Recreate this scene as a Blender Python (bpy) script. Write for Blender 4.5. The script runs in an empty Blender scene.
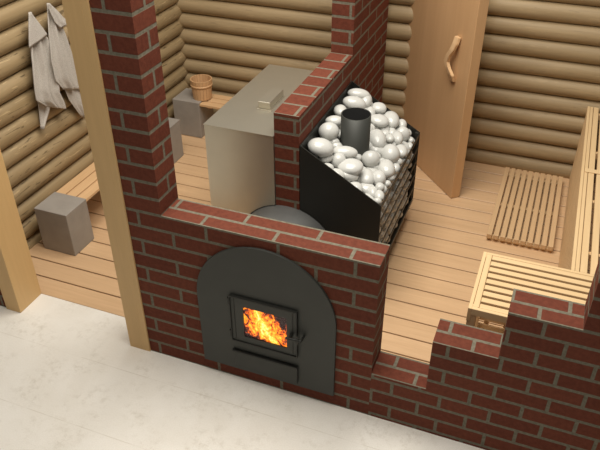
import bpy, bmesh, math, random
import numpy as np
from mathutils import Vector, Matrix

# ------------------------------------------------------------------ camera
S = bpy.context.scene
COL = S.collection
CAM = Vector((0.5831, -2.5609, 3.1369))
_p, _y, _r = [math.radians(a) for a in (34.9382, -21.2346, -0.1991)]
_fw = Vector((math.sin(_y)*math.cos(_p), math.cos(_y)*math.cos(_p), -math.sin(_p)))
_rt = Vector((math.cos(_y), -math.sin(_y), 0)); _up = _rt.cross(_fw)
_rt2 = _rt*math.cos(_r) + _up*math.sin(_r); _up2 = -_rt*math.sin(_r) + _up*math.cos(_r)
cam = bpy.data.objects.new('camera', bpy.data.cameras.new('camera')); COL.objects.link(cam)
M = Matrix.Identity(4)
for i in range(3):
    M[i][0] = _rt2[i]; M[i][1] = _up2[i]; M[i][2] = -_fw[i]; M[i][3] = CAM[i]
cam.matrix_world = M
cam.data.sensor_width = 36; cam.data.lens = 36*688.94/600
cam.data.clip_start = .05; cam.data.clip_end = 60
S.camera = cam
# ------------------------------------------------------------------ world, lights, exposure
W = bpy.data.worlds.new('world'); S.world = W; W.use_nodes = True
W.node_tree.nodes['Background'].inputs[0].default_value = (1.0, .94, .86, 1)
W.node_tree.nodes['Background'].inputs[1].default_value = .16
def area(name, loc, target, size, energy, color, sy=None):
    l = bpy.data.lights.new(name, 'AREA'); l.energy = energy; l.color = color; l.size = size
    if sy: l.shape = 'RECTANGLE'; l.size_y = sy
    o = bpy.data.objects.new(name, l); COL.objects.link(o); o.location = loc
    o.rotation_euler = (Vector(target)-Vector(loc)).to_track_quat('-Z', 'Y').to_euler()
    return o
area('ceiling_light', (-.6, .55, 4.5), (-.6, .55, 0), 2.6, 262, (1, .945, .86), 3.2)
S.view_settings.view_transform = 'Standard'; S.view_settings.look = 'None'
S.view_settings.gamma = 1; S.view_settings.use_curve_mapping = False
S.view_settings.exposure = 0.0

# ------------------------------------------------------------------ node helpers
class NT:
    def __init__(s, name):
        s.m = bpy.data.materials.new(name); s.m.use_nodes = True
        s.t = s.m.node_tree; s.b = s.t.nodes['Principled BSDF']
    def n(s, typ, **kw):
        o = s.t.nodes.new(typ)
        for k, v in kw.items():
            if k in o.inputs.keys(): 
                o.inputs[k].default_value = v
            else: setattr(o, k, v)
        return o
    def l(s, a, b): s.t.links.new(a, b)
    def ramp(s, fac, stops):
        r = s.n('ShaderNodeValToRGB'); e = r.color_ramp.elements
        while len(e) < len(stops): e.new(.5)
        for k, (p, c) in enumerate(stops):
            e[k].position = p; e[k].color = (*c, 1) if len(c) == 3 else c
        s.l(fac, r.inputs[0]); return r.outputs[0]
    def mix(s, f, a, b, mode='MIX'):
        m = s.n('ShaderNodeMix', data_type='RGBA', blend_type=mode)
        for sock, val in ((m.inputs[0], f), (m.inputs[6], a), (m.inputs[7], b)):
            if hasattr(val, 'is_linked') or hasattr(val, 'links'): s.l(val, sock)
            else: sock.default_value = val if not isinstance(val, tuple) or len(val) == 4 else (*val, 1)
        return m.outputs[2]
    def coord(s, kind='Object', scale=(1, 1, 1), loc=(0, 0, 0)):
        c = s.n('ShaderNodeTexCoord'); mp = s.n('ShaderNodeMapping')
        s.l(c.outputs[kind], mp.inputs[0]); mp.inputs['Scale'].default_value = scale
        mp.inputs['Location'].default_value = loc; return mp.outputs[0]
    def noise(s, vec, scale, detail=3, rough=.5, dist=0):
        o = s.n('ShaderNodeTexNoise'); s.l(vec, o.inputs['Vector'])
        o.inputs['Scale'].default_value = scale; o.inputs['Detail'].default_value = detail
        o.inputs['Roughness'].default_value = rough; o.inputs['Distortion'].default_value = dist
        return o.outputs[0]
    def bump(s, h, strength=.2, dist=.005):
        b = s.n('ShaderNodeBump'); b.inputs['Strength'].default_value = strength
        b.inputs['Distance'].default_value = dist; s.l(h, b.inputs['Height'])
        s.l(b.outputs[0], s.b.inputs['Normal'])

def plain(name, col, rough=.5, metal=0, var=.06, bump=0, bscale=60):
    t = NT(name); v = t.coord()
    n = t.noise(v, 9, 4)
    c = t.ramp(n, [(.3, tuple(x*(1-var) for x in col)), (.7, tuple(min(1, x*(1+var)) for x in col))])
    t.l(c, t.b.inputs['Base Color']); t.b.inputs['Roughness'].default_value = rough
    t.b.inputs['Metallic'].default_value = metal
    if bump: t.bump(t.noise(v, bscale, 3), bump, .002)
    return t.m

def wood(name, light, dark, axis='x', rough=.5, fine=60, streak=.5, cracks=0):
    """long soft grain along one axis, from stretched noise"""
    t = NT(name); k = {'x': (.06, 1, 1), 'y': (1, .06, 1), 'z': (1, 1, .06)}[axis]
    v = t.coord('Object', k)
    g = t.noise(v, fine, 4, .6, .4); b = t.noise(v, 7, 2)
    a = t.ramp(g, [(.3, dark), (.3+streak, light)])
    c = t.mix(.35, a, t.ramp(b, [(.35, dark), (.65, light)]))
    if cracks:
        k2 = {'x': (.11, 1, 1), 'y': (1, .11, 1), 'z': (1, 1, .11)}[axis]
        v2 = t.coord('Object', k2, (3.1, 1.7, .4))
        cr = t.noise(v2, 48, 3, .6, .5); pz = t.ramp(t.noise(v2, 9, 1), [(.38, (0, 0, 0)), (.5, (1, 1, 1))])
        for stops, col, w in (([(.60, (0, 0, 0)), (.66, (1, 1, 1))], tuple(x*.5 for x in dark), cracks), ([(.33, (1, 1, 1)), (.38, (0, 0, 0))], tuple(min(1, x*1.35) for x in light), cracks*.8)):
            m1 = t.ramp(cr, stops)
            mm = t.n('ShaderNodeMath', operation='MULTIPLY'); t.l(m1, mm.inputs[0]); t.l(pz, mm.inputs[1])
            m3 = t.n('ShaderNodeMath', operation='MULTIPLY'); t.l(mm.outputs[0], m3.inputs[0]); m3.inputs[1].default_value = w
            c = t.mix(m3.outputs[0], c, col)
    t.l(c, t.b.inputs['Base Color']); t.b.inputs['Roughness'].default_value = rough
    t.bump(g, .12, .002)
    return t.m

def brick(name, L, row, joint=.0105, off=.5):
    t = NT(name); uv = t.n('ShaderNodeUVMap', uv_map='UVMap').outputs[0]
    ob = t.coord()
    wob = t.noise(ob, 45, 2)
    add = t.n('ShaderNodeVectorMath', operation='MULTIPLY_ADD')
    t.l(wob, add.inputs[0]); add.inputs[1].default_value = (.003, .003, 0); t.l(uv, add.inputs[2])
    b = t.n('ShaderNodeTexBrick'); t.l(add.outputs[0], b.inputs['Vector'])
    b.offset = off; b.offset_frequency = 2; b.squash = 1
    b.inputs['Color1'].default_value = (0, 0, 0, 1); b.inputs['Color2'].default_value = (1, 1, 1, 1)
    b.inputs['Mortar'].default_value = (0, 0, 0, 1)
    b.inputs['Scale'].default_value = 1; b.inputs['Mortar Size'].default_value = joint
    b.inputs['Mortar Smooth'].default_value = .25; b.inputs['Bias'].default_value = 0
    b.inputs['Brick Width'].default_value = L; b.inputs['Row Height'].default_value = row
    br = t.ramp(b.outputs['Color'], [(0, (.115, .032, .019)), (.5, (.135, .038, .022)), (1, (.155, .046, .027))])
    n = t.noise(ob, 38, 5, .65)
    br = t.mix(.32, br, t.ramp(n, [(.3, (.08, .021, .012)), (.7, (.235, .068, .037))]))
    mo = t.ramp(t.noise(ob, 60, 4), [(.3, (.13, .118, .084)), (.7, (.205, .183, .137))])
    t.l(t.mix(b.outputs['Fac'], br, mo), t.b.inputs['Base Color'])
    t.b.inputs['Roughness'].default_value = .8; t.b.inputs['Specular IOR Level'].default_value = .15
    sub = t.n('ShaderNodeMath', operation='MULTIPLY_ADD'); t.l(b.outputs['Fac'], sub.inputs[0])
    sub.inputs[1].default_value = -1.0; t.l(n, sub.inputs[2])
    t.bump(sub.outputs[0], .5, .004)
    return t.m

def concrete():
    t = NT('concrete'); v = t.coord()
    a = t.noise(v, 3.2, 6, .6, .3); b = t.noise(v, 22, 6, .7); f = t.noise(v, 160, 3, .7)
    c = t.ramp(a, [(.3, (.76, .72, .64)), (.7, (.86, .83, .765))])
    pt = t.ramp(t.noise(v, 5, 3), [(.44, (0, 0, 0)), (.62, (.8, .8, .8))])
    sp = t.ramp(b, [(.48, (0, 0, 0)), (.68, (1, 1, 1))])
    mm = t.n('ShaderNodeMath', operation='MULTIPLY'); t.l(pt, mm.inputs[0]); t.l(sp, mm.inputs[1])
    c = t.mix(mm.outputs[0], c, (.56, .51, .42))
    c = t.mix(.3, c, t.ramp(f, [(.3, (.62, .59, .52)), (.7, (.95, .92, .87))]))
    # faint cast joints running along the wall
    sx = t.n('ShaderNodeSeparateXYZ'); t.l(v, sx.inputs[0])
    sc = t.n('ShaderNodeMath', operation='MULTIPLY_ADD'); t.l(sx.outputs[1], sc.inputs[0]); sc.inputs[1].default_value = 2.22; sc.inputs[2].default_value = 10.466
    fr = t.n('ShaderNodeMath', operation='FRACT'); t.l(sc.outputs[0], fr.inputs[0])
    ln = t.ramp(fr.outputs[0], [(0, (.55, .55, .55)), (.008, (.55, .55, .55)), (.015, (0, 0, 0))])
    lm = t.n('ShaderNodeMath', operation='MULTIPLY'); t.l(ln, lm.inputs[0]); t.l(t.ramp(t.noise(v, 6, 2), [(.4, (.2, .2, .2)), (.55, (1, 1, 1))]), lm.inputs[1])
    c = t.mix(lm.outputs[0], c, (.58, .53, .44))
    t.l(c, t.b.inputs['Base Color']); t.b.inputs['Roughness'].default_value = .42
    t.b.inputs['Specular IOR Level'].default_value = .35
    t.bump(f, .12, .002)
    return t.m

def fire_mat():
    t = NT('fire'); uv = t.n('ShaderNodeUVMap', uv_map='UVMap').outputs[0]
    mp = t.n('ShaderNodeMapping'); t.l(uv, mp.inputs[0]); mp.inputs['Scale'].default_value = (3.4, 1.7, 1)
    mp.inputs['Rotation'].default_value = (0, 0, .35); mp.inputs['Location'].default_value = (1.3, .6, 0)
    n = t.noise(mp.outputs[0], 1.9, 4, .6, 1.5)
    sx = t.n('ShaderNodeSeparateXYZ'); t.l(uv, sx.inputs[0])
    def mth(op, a, b, c=None):
        o = t.n('ShaderNodeMath', operation=op)
        for q, v in enumerate((a, b) if c is None else (a, b, c)):
            if hasattr(v, 'links'): t.l(v, o.inputs[q])
            else: o.inputs[q].default_value = v
        return o.outputs[0]
    U_, V_ = sx.outputs[0], sx.outputs[1]
    # the fire bed leans from the upper left to the lower right; ragged tongues reach up from it
    ax = mth('MULTIPLY_ADD', V_, .42, U_); off = mth('ABSOLUTE', mth('SUBTRACT', ax, .66), 0)
    k = mth('MULTIPLY_ADD', off, -.62, .30)
    k = mth('MULTIPLY_ADD', mth('POWER', V_, 2.5), -.16, k)
    bot = mth('MULTIPLY', mth('MAXIMUM', mth('SUBTRACT', .22, V_), 0), -.75)
    k = mth('ADD', k, bot)
    f2 = t.noise(uv, 17, 3, .6)
    k = mth('MULTIPLY_ADD', mth('SUBTRACT', f2, .5), .35, k)
    sm = mth('ADD', n, k)
    col = t.ramp(sm, [(.40, (.016, .006, .006)), (.47, (.20, .018, .006)), (.535, (.85, .13, .008)), (.63, (1, .36, .015)), (.76, (1, .66, .07)), (.90, (1, .93, .42))])
    t.b.inputs['Base Color'].default_value = (.01, .005, .004, 1)
    t.l(col, t.b.inputs['Emission Color']); t.b.inputs['Emission Strength'].default_value = 1.4
    return t.m

MT = dict(
    conc=concrete(),
    brick=brick('brick_long', .41, .098), brick_s=brick('brick_short', .26, .0955, off=.57),
    brick_top=brick('brick_ledge_long', .41, .0935), brick_tops=brick('brick_ledge_short', .26, .0935),
    brick_rib=brick('brick_header', .30, .1529),
    logx=wood('log_x', (.41, .30, .165), (.29, .205, .105), 'x', .6, 45, cracks=.3),
    logy=wood('log_y', (.39, .285, .155), (.265, .185, .09), 'y', .5, 45, cracks=1.0),
    log_end=plain('log_end', (.42, .29, .15), .7),
    floorx=wood('floor_wood', (.68, .455, .26), (.55, .355, .195), 'x', .42, 50),
    post=wood('post_wood', (.70, .46, .205), (.62, .40, .175), 'z', .5, 40),
    door=wood('door_wood', (.60, .37, .185), (.54, .32, .155), 'z', .42, 30),
    handle=wood('handle_wood', (.70, .47, .26), (.60, .385, .2), 'z', .4, 60),
    slatx=wood('slat_x', (.80, .585, .33), (.69, .48, .25), 'x', .45, 60),
    slaty=wood('slat_y', (.80, .585, .33), (.69, .48, .25), 'y', .45, 60),
    slatz=wood('slat_z', (.76, .54, .30), (.64, .44, .23), 'z', .45, 60),
    gratey=wood('grate_y', (.66, .45, .25), (.55, .36, .19), 'y', .45, 60),
    benchy=wood('bench_y', (.74, .48, .26), (.60, .38, .19), 'y', .45, 60),
    benchx=wood('bench_x', (.74, .48, .26), (.60, .38, .19), 'x', .45, 60),
    bucket=wood('bucket_wood', (.66, .41, .21), (.56, .33, .16), 'z', .5, 60),
    stone_block=plain('grey_block', (.31, .28, .245), .55, 0, .08, .15, 90),
    steel=plain('steel', (.60, .56, .46), .36, .86, .02),
    black=plain('black_steel', (.022, .022, .018), .45, .3, .08),
    plate=plain('plate_steel', (.047, .049, .043), .5, .35, .05),
    barrel=plain('barrel_steel', (.15, .152, .146), .5, .5, .08),
    stone=plain('white_stone', (.55, .55, .52), .2, 0, .04),
    inner=plain('black_inner', (.012, .012, .012), .7),
    fire=fire_mat(),
)
MT['inner'].node_tree.nodes['Principled BSDF'].inputs['Specular IOR Level'].default_value = 0
def towel_mat():
    t = NT('towel'); v = t.coord(); n = t.noise(v, 190, 3, .7)
    t.l(t.ramp(n, [(.3, (.42, .38, .335)), (.7, (.66, .615, .55))]), t.b.inputs['Base Color'])
    t.b.inputs['Roughness'].default_value = .95; t.bump(n, .8, .006); return t.m
MT['towel'] = towel_mat()
def glass_mat():
    t = NT('door_glass'); t.b.inputs['Base Color'].default_value = (1, 1, 1, 1)
    t.b.inputs['Transmission Weight'].default_value = 1; t.b.inputs['Roughness'].default_value = .02
    t.b.inputs['IOR'].default_value = 1.1; return t.m
MT['glass'] = glass_mat()

# ------------------------------------------------------------------ mesh helpers
def link(name, me, mats, parent=None, kind=None):
    o = bpy.data.objects.new(name, me); COL.objects.link(o)
    for m in (mats if isinstance(mats, (list, tuple)) else [mats]):
        me.materials.append(MT[m] if isinstance(m, str) else m)
    if parent is not None: o.parent = parent
    if kind: o['kind'] = kind
    return o
def tag(o, label, cat, group=None):
    o['label'] = label; o['category'] = cat
    if group: o['group'] = group
    return o
def thing(name, loc, label, cat, group=None, rz=0):
    o = bpy.data.objects.new(name, None); COL.objects.link(o); o.location = loc
    o.rotation_euler = (0, 0, rz); o.empty_display_size = .1
    return tag(o, label, cat, group)
def bm_box(bm, x0, x1, y0, y1, z0, z1, bev=0, seg=1):
    r = bmesh.ops.create_cube(bm, size=1)
    vs = r['verts']
    for v in vs:
        v.co = Vector((x0+(v.co.x+.5)*(x1-x0), y0+(v.co.y+.5)*(y1-y0), z0+(v.co.z+.5)*(z1-z0)))
    if bev:
        es = list({e for v in vs for e in v.link_edges})
        bmesh.ops.bevel(bm, geom=es, offset=bev, segments=seg, affect='EDGES', profile=.7)
def mesh_from(bm, smooth=False):
    bmesh.ops.recalc_face_normals(bm, faces=bm.faces[:])
    me = bpy.data.meshes.new('m'); bm.to_mesh(me); bm.free()
    if smooth:
        for p in me.polygons: p.use_smooth = True
    return me
def boxes(name, lst, mat, parent=None, bev=.003, kind=None, off=(0, 0, 0), seg=1):
    """lst: (x0,x1,y0,y1,z0,z1) in world metres; off = world place of the parent"""
    bm = bmesh.new()
    for b in lst:
        bm_box(bm, b[0]-off[0], b[1]-off[0], b[2]-off[1], b[3]-off[1], b[4]-off[2], b[5]-off[2], bev, seg)
    return link(name, mesh_from(bm), mat, parent, kind)
def prism(name, poly, axis, a, b, mat, parent=None, bev=0, kind=None, off=(0, 0, 0)):
    """extrude a polygon; axis y: poly in (x,z) from y=a to b; z: poly in (x,y); x: poly in (y,z)"""
    bm = bmesh.new()
    def P(p, t):
        q = {'y': (p[0], t, p[1]), 'z': (p[0], p[1], t), 'x': (t, p[0], p[1])}[axis]
        return bm.verts.new(Vector(q)-Vector(off))
    A = [P(p, a) for p in poly]; B = [P(p, b) for p in poly]
    bm.faces.new(A); bm.faces.new(B[::-1])
    for i in range(len(poly)):
        j = (i+1) % len(poly); bm.faces.new((A[i], B[i], B[j], A[j]))
    if bev: 
        bmesh.ops.recalc_face_normals(bm, faces=bm.faces[:])
        bmesh.ops.bevel(bm, geom=bm.edges[:], offset=bev, segments=1, affect='EDGES')
    return link(name, mesh_from(bm), mat, parent, kind)
def lathe(prof, n=32, loc=(0, 0, 0)):
    bm = bmesh.new(); rings = []
    for r, z in prof:
        rings.append([bm.verts.new((loc[0]+r*math.cos(2*math.pi*k/n), loc[1]+r*math.sin(2*math.pi*k/n), loc[2]+z)) for k in range(n)])
    for a, b in zip(rings, rings[1:]):
        for k in range(n): bm.faces.new((a[k], a[(k+1) % n], b[(k+1) % n], b[k]))
    return bm, rings
def quads(name, faces, mats, parent=None, kind=None):
    """faces: (four points, four uvs, material index)"""
    bm = bmesh.new(); uvl = bm.loops.layers.uv.new('UVMap'); cache = {}
    def V(p):
        k = tuple(round(c, 5) for c in p)
        if k not in cache: cache[k] = bm.verts.new(p)
        return cache[k]
    for pts, uvs, mi in faces:
        try: f = bm.faces.new([V(p) for p in pts])
        except ValueError: continue
        f.material_index = mi
        for l, uv in zip(f.loops, uvs): l[uvl].uv = uv
    me = bpy.data.meshes.new('m'); bm.to_mesh(me); bm.free()
    return link(name, me, mats, parent, kind)

# ------------------------------------------------------------------ structure: floors
T = .187                 # thickness of the brick front wall
YW = .205                # where the plank floor starts
YB = 3.19                # axis of the back wall logs
XL = -2.915              # axis of the left wall logs
XR = 1.50
boxes('floor', [(-4.2, 2.4, -2.6, YW-.002, -.12, 0), (-4.2, 2.4, YW-.002, 3.5, -.12, -.032)], 'conc', bev=0, kind='structure')
fl = []; y = YW
while y < 3.13:
    fl.append((XL, XR, y, min(y+.1634, 3.19)-.010, -.030, .002)); y += .1634
boxes('floor', fl, 'floorx', bev=.0025, kind='structure')

# ------------------------------------------------------------------ structure: log walls
def log_wall(name, axis, a, b, at, zc0, n, mat, r=.080, pitch=.151, skip=None):
    bm = bmesh.new(); N = 28; rnd = random.Random(4)
    for k in range(n):
        zc = zc0+pitch*k
        segs = [(a, b)]
        if skip and zc < skip[2]: segs = [(a, skip[0]), (skip[1], b)]
        for s0, s1 in segs:
            m = max(2, int((s1-s0)/.12)); prev = None; ph = rnd.random()*6
            for i in range(m+1):
                s = s0+(s1-s0)*i/m; ring = []
                rr = r+.0015*math.sin(s*3+ph)
                for q in range(N):
                    t = 2*math.pi*q/N; h = rr*math.cos(t); z = zc+rr*math.sin(t)
                    z = max(z, -.03)
                    ring.append(bm.verts.new((s, at+h, z) if axis == 'x' else (at+h, s, z)))
                if prev:
                    for q in range(N): bm.faces.new((prev[q], prev[(q+1) % N], ring[(q+1) % N], ring[q]))
                else: bm.faces.new(ring)
                prev = ring
            bm.faces.new(prev)
    bmesh.ops.remove_doubles(bm, verts=bm.verts[:], dist=1e-5)
    me = mesh_from(bm)
    for p in me.polygons: p.use_smooth = len(p.vertices) == 4
    return link(name, me, mat, None, 'structure')
NL = 15
log_wall('wall_back', 'x', XL-.12, XR+.1, YB, .052, NL, 'logx', skip=(-.52, -.03, 1.93))
log_wall('wall_left', 'y', .19, YB+.12, XL, -.010, NL+1, 'logy')
log_wall('wall_right', 'y', .19, YB+.12, XR+.09, .1055, 6, 'logy')
# ------------------------------------------------------------------ structure: brick front wall
F = []
def vface_y(x0, x1, z0, z1, y, du, mi, flip=False):     # face in a y=const plane
    p = [(x0, y, z0), (x1, y, z0), (x1, y, z1), (x0, y, z1)]; u = [(q[0]-du, q[2]+(.166 if mi == 1 else 0)) for q in p]
    if flip: p = p[::-1]; u = u[::-1]
    F.append((p, u, mi))
def vface_x(y0, y1, z0, z1, x, dv, mi, flip=False):     # face in an x=const plane
    p = [(x, y0, z0), (x, y1, z0), (x, y1, z1), (x, y0, z1)]; u = [(q[1]-dv, q[2]+(.166 if mi == 1 else 0)) for q in p]
    if flip: p = p[::-1]; u = u[::-1]
    F.append((p, u, mi))
def tface(x0, x1, y0, y1, z, du, mi, dv=0):
    p = [(x0, y0, z), (x1, y0, z), (x1, y1, z), (x0, y1, z)]
    F.append((p, [(q[0]-du, q[1]-dv) for q in p], mi))
ZT = 2.45
cols = [(-1.46, -1.206, ZT, 'L'), (-1.206, 0, 1.0776, 'L'), (0, .2987, .334, 'S'), (.2987, .6207, .6793, 'S'), (.6207, .9465, .98, 'S'), (.9465, 2.0, 1.37, 'S')]
for k, (x0, x1, h, t) in enumerate(cols):
    du = -1.145 if t == 'L' else .528; mi = 0 if t == 'L' else 1
    vface_y(x0, x1, 0, h, 0, du, mi); vface_y(x0, x1, 0, h, T, du, mi, True)
    if t == 'L': tface(x0, x1, 0, T, h, -.56-.205, 2)
    else: tface(x0, x1, 0, T, h, .495-.13, 3)
    if k:
        hp = cols[k-1][2]
        if hp > h: vface_x(0, T, h, hp, x0, -.095, mi if t == 'S' and k == 2 and False else 0)
        else: vface_x(0, T, hp, h, x0, .0, 1, True)
vface_x(0, T, 0, ZT, -1.46, 0, 0, True); vface_x(0, T, 0, 1.37, 2.0, 0, 1)
quads('wall_front', F, ['brick', 'brick_s', 'brick_top', 'brick_tops'], None, 'structure')
F = []
vface_y(-4.2, -2.546, 0, ZT, 0, -1.145, 0); vface_y(-4.2, -2.546, 0, ZT, T, -1.145, 0, True)
vface_x(0, T, 0, ZT, -2.546, 0, 0); vface_x(0, T, 0, ZT, -4.2, 0, 0, True); tface(-4.2, -2.546, 0, T, ZT, 0, 1)
quads('wall_front', F, ['brick', 'brick_top'], None, 'structure')
# door casing posts
boxes('trim_1', [(-2.544, -2.4255, -.012, .206, 0, ZT)], 'post', kind='structure', bev=.002)
boxes('trim_2', [(-1.567, -1.462, -.012, .206, 0, ZT), (-1.462, -1.424, -.012, -.0005, 0, ZT)], 'post', kind='structure', bev=.001)

# ------------------------------------------------------------------ structure: brick rib and pillar behind the stove
BX, BZ, BR = -.87, .29, .35          # barrel firebox axis and radius
def arc_z(x, r=BR): return BZ+math.sqrt(max(0, r*r-(x-BX)**2))
F = []
R0, R1, Y0, YP, YE, HR = -.949, -.784, .945, 2.015, 2.98, 1.2995
zb0, zb1 = arc_z(R0), arc_z(R1)
p = [(R0, Y0, zb0), (R1, Y0, zb1), (R1, Y0, HR), (R0, Y0, HR)]
F.append((p, [(q[0]+.82+.205-.01, q[2]) for q in p], 0))
vface_x(Y0, YP, zb1-.0, HR, R1, 2.41, 0); vface_x(Y0, YP, zb0, HR, R0, 2.41, 0, True)
tface(R0, R1, Y0, YP, HR, -.815-.15, 1, Y0)
vface_y(R0, R1, HR, ZT, YP, -.82-.205+.01, 0)
vface_y(R0, R1, 0, zb0, YP, -.82-.205, 0)
F.append(([(R0, Y0, zb0), (R0, YP, zb0), (R1, YP, zb1), (R1, Y0, zb1)], [(0, 0)]*4, 0))
vface_x(YP, YE, 0, ZT, R1, 2.41, 0); vface_x(YP, YE, 0, ZT, R0, 2.41, 0, True)
vface_y(R0, R1, 0, ZT, YE, 0, 0, True); tface(R0, R1, YP, YE, ZT, 0, 1)
quads('wall_middle', F, ['brick', 'brick_rib'], None, 'structure')

# ------------------------------------------------------------------ the door
d = Vector((-.60, .68, 0)).normalized(); nb = Vector((.68, .60, 0)).normalized()
dl = bpy.data.objects.new('door_1', None)
def door_leaf():
    A = Vector((.002, 2.43, .006)); B = A+d*1.02
    t = nb*.084; bm = bmesh.new()
    lo = [A, B, B+t, A+t]
    vs = [bm.verts.new(v) for v in lo]+[bm.verts.new(v+Vector((0, 0, 1.9))) for v in lo]
    for f in ((3, 2, 1, 0), (4, 5, 6, 7), (0, 1, 5, 4), (1, 2, 6, 5), (2, 3, 7, 6), (3, 0, 4, 7)):
        bm.faces.new([vs[i] for i in f])
    bmesh.ops.recalc_face_normals(bm, faces=bm.faces[:])
    bmesh.ops.bevel(bm, geom=bm.edges[:], offset=.003, segments=1, affect='EDGES')
    o = link('door_1', mesh_from(bm), 'door', None, 'structure')
    # wavy handle, a flat board cut to a bow, standing off the leaf
    bm = bmesh.new(); O = A+d*.185
    prof = [(.0, 1.335, .0, .044), (-.004, 1.285, .028, .044), (.010, 1.235, .045, .042), (.050, 1.18, .05, .040), (.068, 1.125, .05, .040), (.040, 1.085, .048, .042), (-.004, 1.04, .035, .044), (.004, .985, .0, .048)]
    rings = []
    for s, z, off, w in prof:
        c = O+d*s-nb*(off*.6+.002); c.z = z
        w *= 1.25
        rings.append([bm.verts.new(c+d*(a*w/2)-nb*(b*.026)) for a, b in ((-1, 0), (1, 0), (1, 1), (-1, 1))])
    for a, b in zip(rings, rings[1:]):
        for k in range(4): bm.faces.new((a[k], a[(k+1) % 4], b[(k+1) % 4], b[k]))
    bm.faces.new(rings[0]); bm.faces.new(rings[-1])
    bmesh.ops.recalc_face_normals(bm, faces=bm.faces[:])
    bmesh.ops.bevel(bm, geom=bm.edges[:], offset=.003, segments=2, affect='EDGES')
    h = link('handle', mesh_from(bm), 'handle', o); h['label'] = 'pale wavy wooden door handle'
door_leaf()

# ------------------------------------------------------------------ sauna stove
st = thing('sauna_stove', (-.5, .945, 0), 'black steel sauna stove with arched front plate, burning fire and stone basket', 'stove')
SO = (-.5, .945, 0)
# barrel firebox lying along Y behind the wall
bm = bmesh.new(); N = 64; prev = None
for yy in (T+.002, .5, 1.2, 2.005):
    ring = [bm.verts.new((BX+(BR-.002)*math.cos(2*math.pi*k/N)-SO[0], yy-SO[1], max(BZ+(BR-.002)*math.sin(2*math.pi*k/N), .02))) for k in range(N)]
    if prev:
        for k in range(N): bm.faces.new((prev[k], prev[(k+1) % N], ring[(k+1) % N], ring[k]))
    else: bm.faces.new(ring)
    prev = ring
bm.faces.new(prev)
me = mesh_from(bm)
for p in me.polygons: p.use_smooth = len(p.vertices) == 4
link('firebox', me, 'barrel', st)
# arched front plate
PC, PR, PZ = -.617, .412, .607
poly = [(-1.027, .088), (-.206, .088)]+[(PC+PR*math.cos(a), PZ+PR*math.sin(a)) for a in [math.pi*k/36 for k in range(37)]]
prism('front_plate', poly, 'y', -.016, -.001, 'plate', st, .0015, off=SO)
# fire door with raised frame
fd = boxes('fire_door', [(-.816, -.424, -.027, -.017, .604, .660), (-.816, -.424, -.027, -.017, .338, .381),
                         (-.816, -.741, -.027, -.017, .381, .604), (-.482, -.424, -.027, -.017, .381, .604)], 'plate', st, 0, off=SO)
boxes('door_shadow_lines', [(-.820, -.420, -.034, -.016, .660, .667), (-.820, -.420, -.034, -.016, .331, .338),
                     (-.820, -.816, -.034, -.016, .338, .660), (-.424, -.420, -.034, -.016, .338, .660),
                     (-.796, -.793, -.0295, -.027, .350, .650), (-.449, -.445, -.0295, -.027, .350, .650)], 'black', fd, 0, off=SO)  # thin black strips standing in for the shadow lines of the door
bm = bmesh.new(); uvl = bm.loops.layers.uv.new('UVMap')
f = bm.faces.new([bm.verts.new((x-SO[0], -.0178-SO[1], z)) for x, z in ((-.741, .381), (-.482, .381), (-.482, .604), (-.741, .604))])
for l, uv in zip(f.loops, ((0, 0), (1, 0), (1, 1), (0, 1))): l[uvl].uv = uv
me = bpy.data.meshes.new('m'); bm.to_mesh(me); bm.free()
fr = link('fire', me, 'fire', st); fr['label'] = 'bright orange and yellow fire seen in the stove door window'
boxes('glass_pane', [(-.7408, -.4822, -.0225, -.0205, .3812, .6038)], 'glass', fd, 0, off=SO)
# latch handle: round boss with a small cross grip
bm = bmesh.new()
def cyl(bm, p0, p1, r, n=14, r2=None):
    p0, p1 = Vector(p0)-Vector(SO), Vector(p1)-Vector(SO); ax = (p1-p0).normalized()
    u = ax.orthogonal().normalized(); w = ax.cross(u); r2 = r if r2 is None else r2
    A = [bm.verts.new(p0+(u*math.cos(2*math.pi*k/n)+w*math.sin(2*math.pi*k/n))*r) for k in range(n)]
    B = [bm.verts.new(p1+(u*math.cos(2*math.pi*k/n)+w*math.sin(2*math.pi*k/n))*r2) for k in range(n)]
    for k in range(n): bm.faces.new((A[k], A[(k+1) % n], B[(k+1) % n], B[k]))
    bm.faces.new(A); bm.faces.new(B[::-1])
cyl(bm, (-.455, -.030, .493), (-.455, -.060, .493), .010)
cyl(bm, (-.475, -.060, .493), (-.385, -.060, .497), .008)
cyl(bm, (-.405, -.060, .470), (-.405, -.060, .522), .006)
cyl(bm, (-.385, -.060, .497), (-.385, -.017, .497), .007)
link('latch', mesh_from(bm), 'black', fd)
for z in (.385, .625):
    bm = bmesh.new(); cyl(bm, (-.826, -.026, z-.022), (-.826, -.026, z+.022), .008); link('hinge', mesh_from(bm), 'black', fd)
# ash drawer with a projecting lip
ad = boxes('ash_drawer', [(-.818, -.425, -.020, -.017, .120, .238)], 'plate', st, .002, off=SO)
boxes('drawer_lip', [(-.826, -.420, -.034, -.017, .238, .252)], 'black', ad, .002, off=SO)
boxes('drawer_shadow', [(-.4245, -.420, -.030, -.017, .125, .238)], 'black', ad, .001, off=SO)  # black strip put in for the shadow down the right side

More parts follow.
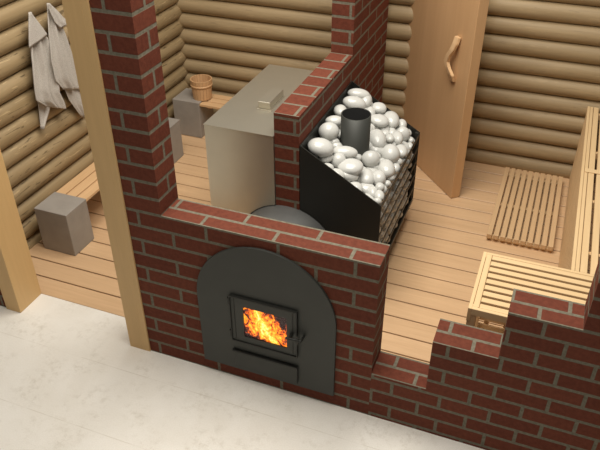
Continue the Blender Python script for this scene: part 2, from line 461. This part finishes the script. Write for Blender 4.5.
# stone basket
ZLT, ZRT = 1.107, .782; BX0, BX1, BY0, BY1, BZ0 = -.780, -.239, .945, 2.010, .185
def ztop(x): return ZLT+(x+.784)/(.784-.239)*(ZRT-ZLT)
arcp = []
for k in range(13):
    x = BX0+.002+(-.535-BX0)*k/12; arcp.append((x, arc_z(x, BR+.004)))
arcp.append((-.535, BZ0))
poly = [(BX0, ZLT)]+arcp+[(BX1, BZ0), (BX1, ZRT)]
bs = prism('stone_basket', poly, 'y', BY0, BY0+.008, 'black', st, 0, off=SO)
prism('back_panel', poly, 'y', BY1-.008, BY1-.0, 'black', bs, 0, off=SO)
prism('side_panel', [(BY0+.008, .66), (BY1-.008, .66), (BY1-.008, ZLT), (BY0+.008, ZLT)], 'x', BX0, BX0+.006, 'black', bs, 0, off=SO)
boxes('bottom_panel', [(-.50, BX1, BY0+.008, BY1-.008, BZ0, BZ0+.008)], 'black', bs, 0, off=SO)
for k in range(6):
    z = BZ0+.03+k*(ZRT-BZ0-.03)/5.0
    h = .030 if k == 5 else .022
    boxes('side_bar', [(BX1-.006, BX1, BY0+.008, BY1-.008, z-h, z)], 'black', bs, .001, off=SO)
boxes('rim', [(BX1-.030, BX1-.006, BY1-.034, BY1-.008, BZ0+.008, ztop(BX1-.03)-.01)], 'black', bs, .001, off=SO)
for yy in (BY0+.05, BY1-.09):
    boxes('leg', [(BX1-.20, BX1-.16, yy, yy+.04, .002, BZ0)], 'black', st, .002, off=SO)
# inner body that carries the pipe
prism('inner_body', [(-.70, .665), (-.60, .60), (-.48, .45), (-.45, .2), (-.36, .2), (-.36, .60), (-.70, .76)], 'y', 1.04, 1.92, 'inner', st, 0, off=SO)
PX, PY, PT, PRR = -.552, 1.375, 1.165, .098
bm, rg = lathe([(PRR, .70), (PRR, PT), (PRR-.007, PT), (PRR-.007, .72)], 48, (PX-SO[0], PY-SO[1], 0))
bm.faces.new(rg[-1])
me = mesh_from(bm)
pp = link('flue_pipe', me, ['plate', 'inner'], st)
for p in me.polygons:
    p.use_smooth = abs(p.normal.z) < .5
    rr = [math.hypot(me.vertices[v].co.x-(PX-SO[0]), me.vertices[v].co.y-(PY-SO[1])) for v in p.vertices]
    if max(rr) < PRR-.004: p.material_index = 1      # the near-black inside

# ------------------------------------------------------------------ stones
rs = np.random.RandomState(11)
def relax(pos, rad, target, fixed, iters=120, k=.92):
    pos = pos.copy(); n = len(pos)
    for it in range(iters):
        dd = pos[:, None, :]-pos[None, :, :]; ds = np.sqrt((dd**2).sum(2))+1e-9
        want = (rad[:, None]+rad[None, :])*k; ov = np.clip(want-ds, 0, None); np.fill_diagonal(ov, 0)
        pos += (dd/ds[:, :, None]*ov[:, :, None]*.35).sum(1)
        pos = fixed(pos, rad)
        pos += (target(pos, rad)-pos)*.15
        pos = fixed(pos, rad)
    return pos
def pipe_push(p, r):
    dx = p[:, 0]-PX; dy = p[:, 1]-PY; ds = np.sqrt(dx*dx+dy*dy)+1e-9; w = PRR+r*1.02
    m = ds < w; p[m, 0] = PX+dx[m]/ds[m]*w[m]; p[m, 1] = PY+dy[m]/ds[m]*w[m]; return p
def clamp(p, r):
    p = pipe_push(p, r)
    p[:, 0] = np.clip(p[:, 0], BX0+.01+r*1.08, BX1-.012-r*1.08); p[:, 1] = np.clip(p[:, 1], BY0+.012+r*1.08, BY1-.012-r*1.08)
    return p
def ztn(x): return ZLT+(x+.784)/(.545)*(ZRT-ZLT)
# the heap on top: centre and half sizes (across, deep, high) of each stone
TOP = [[-.72, 1.901, 1.061, .076, .046, .04],
       [-.704, 1.757, 1.051, .085, .051, .044],
       [-.737, 1.563, 1.071, .041, .062, .039],
       [-.737, 1.415, 1.071, .06, .041, .031],
       [-.714, 1.281, 1.057, .062, .053, .052],
       [-.658, 1.398, .989, .034, .05, .032],
       [-.694, 1.079, 1.045, .079, .067, .054],
       [-.65, 1.074, .984, .044, .038, .03],
       [-.568, 1.202, .97, .078, .047, .04],
       [-.582, 1.114, .944, .051, .044, .049],
       [-.496, 1.096, .927, .076, .065, .045],
       [-.496, 1.06, .892, .063, .04, .033],
       [-.663, 1.268, .992, .033, .028, .026],
       [-.503, 1.297, .896, .026, .04, .025],
       [-.454, 1.574, .902, .059, .088, .056],
       [-.431, 1.511, .854, .062, .052, .032],
       [-.391, 1.691, .865, .028, .042, .027],
       [-.352, 1.752, .842, .043, .064, .04],
       [-.278, 1.647, .798, .042, .063, .04],
       [-.342, 1.526, .836, .062, .071, .059],
       [-.424, 1.322, .884, .056, .048, .05],
       [-.393, 1.32, .831, .037, .031, .025],
       [-.319, 1.343, .822, .056, .085, .054],
       [-.28, 1.472, .764, .034, .051, .032],
       [-.405, 1.164, .838, .052, .078, .049],
       [-.331, 1.189, .829, .049, .055, .046],
       [-.274, 1.197, .795, .026, .022, .023],
       [-.263, 1.294, .788, .023, .02, .02],
       [-.271, 1.508, .793, .027, .023, .024],
       [-.298, 1.123, .809, .029, .032, .027],
       [-.27, 1.049, .792, .032, .044, .03],
       [-.329, 1.063, .793, .035, .048, .033],
       [-.273, .969, .794, .025, .021, .022],
       [-.548, 1.939, .958, .057, .048, .033],
       [-.501, 1.792, .93, .064, .055, .039],
       [-.595, 1.866, .951, .04, .06, .038],
       [-.646, 1.913, 1.017, .047, .071, .045],
       [-.625, 2.004, .969, .03, .044, .028],
       [-.443, 1.941, .896, .057, .085, .054],
       [-.367, 1.981, .85, .035, .048, .034],
       [-.535, 1.694, .915, .032, .048, .03],
       [-.462, 1.796, .872, .043, .037, .026],
       [-.415, 1.822, .844, .032, .049, .031],
       [-.349, 1.895, .805, .055, .046, .052],
       [-.32, 1.994, .787, .026, .039, .025],
       [-.281, 1.904, .764, .022, .033, .021],
       [-.682, 1.859, 1.003, .043, .037, .036],
       [-.685, 1.544, 1.005, .027, .041, .026],
       [-.263, 1.835, .753, .022, .032, .021],
       [-.255, 1.628, .749, .028, .032, .027]]
nf = 60; rf = rs.uniform(.042, .058, nf); depf = rs.uniform(.055, .085, nf)
pf = np.stack([rs.uniform(BX0, BX1, nf), rs.uniform(BY0, BY1, nf), np.zeros(nf)], 1); pf[:, 2] = ztn(pf[:, 0])-depf
pf = relax(pf, rf, lambda p, r: np.stack([p[:, 0], p[:, 1], ztn(p[:, 0])-depf], 1), clamp, 120, .85)
# layer against the open side
ns = 74; rsd = rs.uniform(.038, .056, ns)
ps = np.stack([np.full(ns, BX1-.06), rs.uniform(BY0, BY1, ns), rs.uniform(BZ0+.04, ZRT-.07, ns)], 1)
def clamp_s(p, r):
    p[:, 0] = np.clip(p[:, 0], BX1-.14, BX1-.010-r*.86); p[:, 1] = np.clip(p[:, 1], BY0+.012+r, BY1-.05-r)
    p[:, 2] = np.clip(p[:, 2], BZ0+.010+r*.8, ZRT-.06); return p
tg2 = lambda p, r: np.stack([BX1-.012-r, p[:, 1], p[:, 2]], 1)
ps = relax(ps, rsd, tg2, clamp_s, 160, .84)
def stone_mesh(seed):
    q = random.Random(seed); bm = bmesh.new(); bmesh.ops.create_icosphere(bm, subdivisions=3, radius=1)
    a, b, c = q.random()*6, q.random()*6, q.random()*6
    for v in bm.verts:
        n = v.co.normalized()
        v.co = n*(1+.05*math.sin(2.1*n.x+a)+.04*math.sin(2.4*n.y+b)+.03*math.sin(2.6*n.z+c))
    return mesh_from(bm, True)
SM = [stone_mesh(s) for s in range(8)]
for me in SM: me.materials.append(MT['stone'])
TOPL = {0: 'flat white stone in the far left corner of the basket, by the brick rib', 1: 'long white stone directly behind the black pipe, left side',
    4: 'round white stone left of the black pipe, beside the brick rib', 6: 'largest white stone, in the front left corner of the basket',
    8: 'long flat white stone just left of the foot of the black pipe', 10: 'big white oval stone at the middle of the sloping front edge',
    14: 'big upright white oval stone touching the right side of the black pipe', 20: 'white oval stone just right of the foot of the black pipe',
    33: 'small flat white stone at the back edge, right of the pipe mouth', 34: 'flat white stone right beside the mouth of the black pipe',
    38: 'tall round white stone at the back edge of the basket', 39: 'small round white stone nearest the far right corner of the basket',
    30: 'white stone nearest the lowest front right corner of the basket', 22: 'large tilted white stone in the middle of the right side, below the rim bar'}
def put_stone(i, p, sz, rot, label, group):
    o = bpy.data.objects.new('stone', SM[i % 8]); COL.objects.link(o)
    o.scale = sz; o.rotation_euler = rot; o.location = p
    tag(o, label, 'stone', group)
for i, (x, y, z, a, b, c) in enumerate(TOP):
    a, b, c = a*1.1, b*1.1, c*1.1
    rz = -.37+math.radians(rs.uniform(-12, 12))*0
    ex = math.hypot(a*math.cos(.37), b*math.sin(.37)); ey = math.hypot(a*math.sin(.37), b*math.cos(.37))
    x = min(max(x, BX0+.010+ex*.97), BX1-.008-ex*.97); y = min(max(y, BY0+.012+ey*.97), BY1-.012-ey*.97)
    put_stone(i, (x, y, z), (a, b, c), (rs.uniform(-.12, .12), rs.uniform(-.1, .3), .37),
        TOPL.get(i, 'smooth glossy white stone among the heap on top of the black stove basket'), 'white stones on top of the basket')
for i, (p, r) in enumerate(zip(pf, rf)):
    put_stone(i, p, (r*1.1, r*.95, r*.75), (rs.uniform(-.3, .3), rs.uniform(0, .5), rs.uniform(0, 3.1)),
        'white stone lower in the heap, seen between the upper stones of the basket', 'lower stones of the heap')
for i, (p, r) in enumerate(zip(ps, rsd)):
    put_stone(i, p, (r*rs.uniform(.98, 1.1), r*.92, r*rs.uniform(.66, .84)), (rs.uniform(-.4, .4), rs.uniform(-.5, .5), rs.uniform(0, 3.1)),
        'white rounded stone behind the open side bars of the black stove basket', 'white stones behind the side bars')

# ------------------------------------------------------------------ water tank
TX0, TX1, TY0, TY1, TZ = -1.433, -.952, .935, 2.005, 1.137
TO = (-1.19, 1.47, 0)
tk = thing('water_tank', TO, 'brushed steel water tank with a small lid, left of the brick rib', 'tank')
arc = []
for k in range(15):
    x = TX1+(BX-BR-.004-TX1)*k/14; arc.append((x, arc_z(x, BR+.004)))
prism('tank_body', [(TX0, TZ), (TX1, TZ)]+arc+[(arc[-1][0], .004), (TX0, .004)], 'y', TY0, TY1, 'steel', tk, 0, off=TO)
prism('top_sheet', [(TX0-.004, TY0-.004), (TX1, TY0-.004), (TX1, TY1), (TX0-.004, TY1)], 'z', TZ, TZ+.006, 'steel', tk, 0, off=TO)
lid = boxes('lid', [(-1.198, -1.112, 1.262, 1.50, TZ+.012, TZ+.062)], 'steel', tk, .003, off=TO)
boxes('lid_rim', [(-1.205, -1.105, 1.255, 1.507, TZ+.006, TZ+.012)], 'steel', lid, .001, off=TO)

# ------------------------------------------------------------------ grey stone blocks
def block(x0, x1, y0, y1, h, label, group):
    o = boxes('stone_block', [(x0, x1, y0, y1, .002, h)], 'stone_block', None, .003)
    return tag(o, label, 'block', group)
HB = .368
block(-2.745, -2.462, .642, .885, HB, 'grey cube block nearest the doorway, carrying the front end of the left wall bench', 'grey bench blocks')
block(-2.745, -2.462, 2.03, 2.298, HB, 'grey block partly behind the brick pillar, at the far end of the left wall bench', 'grey bench blocks')
block(-2.745, -2.462, 2.655, 2.93, HB, 'grey block in the log wall corner, with the wooden bucket on its edge', 'grey bench blocks')
block(-1.60, -1.32, 2.655, 2.93, HB, 'grey block behind the steel tank, carrying the right end of the back bench', 'grey bench blocks')
def slat_bench(label, n, along, a0, a1, b0, b1, z0, z1, mat):
    off = ((a0+a1)/2, (b0+b1)/2, 0) if along == 'x' else ((b0+b1)/2, (a0+a1)/2, 0)
    t = thing('bench', off, label, 'bench')
    w = (b1-b0+.014)/n
    for k in range(n):
        s0, s1 = b0+k*w, b0+k*w+w-.014
        bx = (a0, a1, s0, s1, z0, z1) if along == 'x' else (s0, s1, a0, a1, z0, z1)
        boxes('slat', [bx], mat, t, .003, off=off)
    for c in (a0+.08, a1-.08):
        bx = (c-.02, c+.02, b0+.045, b1-.045, z0-.03, z0) if along == 'x' else (b0+.045, b1-.045, c-.02, c+.02, z0-.03, z0)
        boxes('crossbar', [bx], mat, t, .002, off=off)
    # ledger strips fixed to the blocks carry the ends of the slats
    return t
slat_bench('low three-slat wooden bench along the left log wall between two grey blocks', 3, 'y', .887, 2.028, -2.745, -2.47, .333, .358, 'benchy')
slat_bench('low three-slat wooden bench along the back log wall, under the edge of the bucket', 3, 'x', -2.46, -1.602, 2.665, 2.92, .333, .358, 'benchx')

# ------------------------------------------------------------------ bucket
bk = thing('wooden_bucket', (-2.49, 2.79, HB+.001), 'small round wooden stave bucket standing on the corner block', 'bucket')
N = 20
bm = bmesh.new()
R_ = lambda z: .088+.016*z/.19
for k in range(N):          # staves
    a0 = 2*math.pi*k/N+.012; a1 = 2*math.pi*(k+1)/N-.012
    vs = []
    for z in (0, .19):
        for r in (R_(z), R_(z)-.012):
            for a in (a0, a1): vs.append(bm.verts.new((r*math.cos(a), r*math.sin(a), z)))
    for f in ((0, 1, 5, 4), (3, 2, 6, 7), (4, 5, 7, 6), (1, 0, 2, 3), (0, 4, 6, 2), (5, 1, 3, 7)): bm.faces.new([vs[i] for i in f])
link('bucket_body', mesh_from(bm), 'bucket', bk)
bm, rg = lathe([(.001, .004), (R_(0)-.011, .004), (R_(0)-.011, .016), (.001, .016)], 32); link('bottom', mesh_from(bm), 'bucket', bk)
for z in (.125,):
    bm, rg = lathe([(R_(z)-.001, z), (R_(z)+.005, z), (R_(z+.018)+.005, z+.018), (R_(z)-.001, z+.018)], 40)
    link('hoop', mesh_from(bm, True), 'bucket', bk)

# ------------------------------------------------------------------ floor grate
gr = thing('floor_grate', (.61, 2.42, .002), 'low slatted wooden duckboard lying on the plank floor by the back wall', 'duckboard')
GO = (.61, 2.42, .002)
for k in range(10):
    x = .366+k*.0500
    boxes('slat', [(x, x+.037, 1.935, 3.02, .030, .068)], 'gratey', gr, .002, off=GO)
for yy in (1.96, 2.44, 2.95):
    boxes('crossbar', [(.370, .848, yy, yy+.04, .002, .030)], 'slatx', gr, .002, off=GO)

# ------------------------------------------------------------------ L-shaped slatted bench
bo = (.9, 1.2, 0)
lb = thing('slatted_bench', bo, 'large L-shaped pale slatted sauna bench in the right corner behind the brick steps', 'bench')
H = .703; XI = .907; XE = 1.40; YF, YK = .293, .820; YE2 = 3.107
# front part: frame boards and slats along X
boxes('frame_board', [(.421, .441, YF, YK, H-.09, H)], 'slaty', lb, .002, off=bo)
boxes('frame_board', [(.443, .474, YF+.022, YK-.022, H-.025, H)], 'slaty', lb, .002, off=bo)
boxes('frame_board', [(.442, XE, YF, YF+.020, H-.045, H)], 'slatx', lb, .002, off=bo)
boxes('frame_board', [(.442, XE, YK-.020, YK, H-.06, H)], 'slatx', lb, .002, off=bo)
yy = YF+.022; k = 0; pitch = (YK-.022-YF-.022+.019)/9
while k < 9:
    boxes('slat', [(.476, XE, yy+k*pitch, yy+k*pitch+pitch-.019, H-.022, H-.001)], 'slatx', lb, .002, off=bo); k += 1
# side part: slats along Y
boxes('frame_board', [(.907, .927, YK+.0005, YE2, H-.02, H)], 'slaty', lb, .002, off=bo)
x = .929
for w, g in ((.022, .004), (.038, .016), (.038, .016), (.038, .016), (.038, .016), (.038, .016), (.038, .016), (.038, .01)):
    boxes('slat', [(x, x+w, YK+.002, YE2, H-.025, H-.001)], 'slaty', lb, .002, off=bo); x += w+g
boxes('cross_board', [(.929, XE, 1.985, 2.035, H+.0005, H+.006)], 'slatx', lb, .001, off=bo)
# inner skirt of upright slats
y = YK+.006; 
while y < YE2-.04:
    boxes('skirt_slat', [(.909, .925, y, y+.050, .010, H-.021)], 'slatz', lb, .002, off=bo); y += .080
for z in (.12, .56):
    boxes('skirt_rail', [(.927, .947, YK+.006, YE2-.02, z, z+.05)], 'slaty', lb, .002, off=bo)
for k in range(7):
    boxes('skirt_slat', [(.47, .905, YK-.018, YK-.004, .03+k*.083, .03+k*.083+.052)], 'slatx', lb, .002, off=bo)
for x in (.50, .62, .74, .86):
    boxes('skirt_post', [(x, x+.03, YK-.004, YK+.02, .002, H-.061)], 'slatz', lb, .002, off=bo)
for (x, y) in ((.424, YF+.002), (.424, YK-.045), (1.355, YF+.022), (1.355, 1.6), (1.355, 2.98), (.948, 2.98)):
    boxes('leg', [(x, x+.045, y, y+.043, .002, H-.03 if x > .43 else H-.001)], 'slatz', lb, .002, off=bo)
for y in (1.0, 1.6, 2.3, 2.98):
    boxes('cross_rail', [(.948, 1.398, y+.045, y+.075, H-.075, H-.026)], 'slatx', lb, .002, off=bo)

# ------------------------------------------------------------------ towels
XT = -2.79
def cloth(name, rows, parent, amp=.012, nf=3.2, ph=0, x=XT, cols=28, sub=5):
    """rows: (yL, zL, yR, zR) from the peak down; folds run down the cloth"""
    bm = bmesh.new(); grid = []
    R = []
    for a, b in zip(rows, rows[1:]):
        for k in range(sub): R.append(tuple(p+(q-p)*k/sub for p, q in zip(a, b)))
    R.append(rows[-1]); n = len(R)
    for i, (yl, zl, yr, zr) in enumerate(R):
        t = i/(n-1); row = []
        for j in range(cols+1):
            s = j/cols
            f = math.sin(s*nf*2*math.pi+ph+.8*t)+.45*math.sin(s*nf*3.7*math.pi+ph*2)
            row.append(bm.verts.new((x+amp*f*min(1, .15+t*1.6)+.012*math.sin(math.pi*s), yl+(yr-yl)*s, zl+(zr-zl)*s)))
        grid.append(row)
    for a, b in zip(grid, grid[1:]):
        for j in range(cols): bm.faces.new((a[j], a[j+1], b[j+1], b[j]))
    me = mesh_from(bm, True)
    o = link(name, me, 'towel', parent)
    m = o.modifiers.new('s', 'SOLIDIFY'); m.thickness = .007; m.offset = 0
    return o
ta = cloth('towel', [(1.09, 1.662, 1.104, 1.658), (1.068, 1.615, 1.117, 1.606), (1.043, 1.54, 1.16, 1.516), (1.015, 1.445, 1.215, 1.455), (0.991, 1.361, 1.234, 1.309), (0.967, 1.261, 1.249, 1.144), (0.947, 1.158, 1.223, 1.028), (0.939, 1.086, 1.261, 0.923), (1.03, 1.0, 1.248, 0.88)], None, .022, 2.6, 0.4, -2.79)
tag(ta, 'light grey towel hanging on the left log wall, further from the door post', 'towel', 'towels on the log wall')
_ = cloth('towel_flap', [(1.055, 1.676, 1.069, 1.672), (1.023, 1.598, 1.108, 1.606), (0.996, 1.519, 1.148, 1.538), (0.979, 1.455, 1.178, 1.482)], ta, 0.004, 1, 1, -2.758)
_ = cloth('back_fold', [(1.035, 1.194, 1.212, 1.085), (1.004, 1.07, 1.157, 0.989), (0.991, 0.966, 1.106, 0.939), (0.971, 0.84, 0.981, 0.839)], ta, 0.006, 1.2, 2, -2.812)
tb = cloth('towel', [(1.26, 1.676, 1.284, 1.665), (1.235, 1.6, 1.33, 1.606), (1.201, 1.483, 1.356, 1.513), (1.181, 1.404, 1.385, 1.386), (1.158, 1.302, 1.412, 1.247), (1.158, 1.151, 1.439, 1.055), (1.22, 1.056, 1.443, 0.964)], None, 0.016, 2.4, 0.6, -2.772)
tag(tb, 'light grey towel hanging on the left log wall, partly behind the wooden door post', 'towel', 'towels on the log wall')
_ = cloth('towel_flap', [(1.228, 1.688, 1.247, 1.679), (1.237, 1.617, 1.303, 1.618), (1.258, 1.547, 1.358, 1.545), (1.306, 1.489, 1.434, 1.492)], tb, 0.004, 1, 1, -2.74)
_ = cloth('back_fold', [(1.298, 1.171, 1.49, 1.081), (1.279, 1.036, 1.457, 0.93), (1.305, 0.928, 1.45, 0.824), (1.411, 0.738, 1.445, 0.722)], tb, 0.01, 1.2, 2, -2.794)
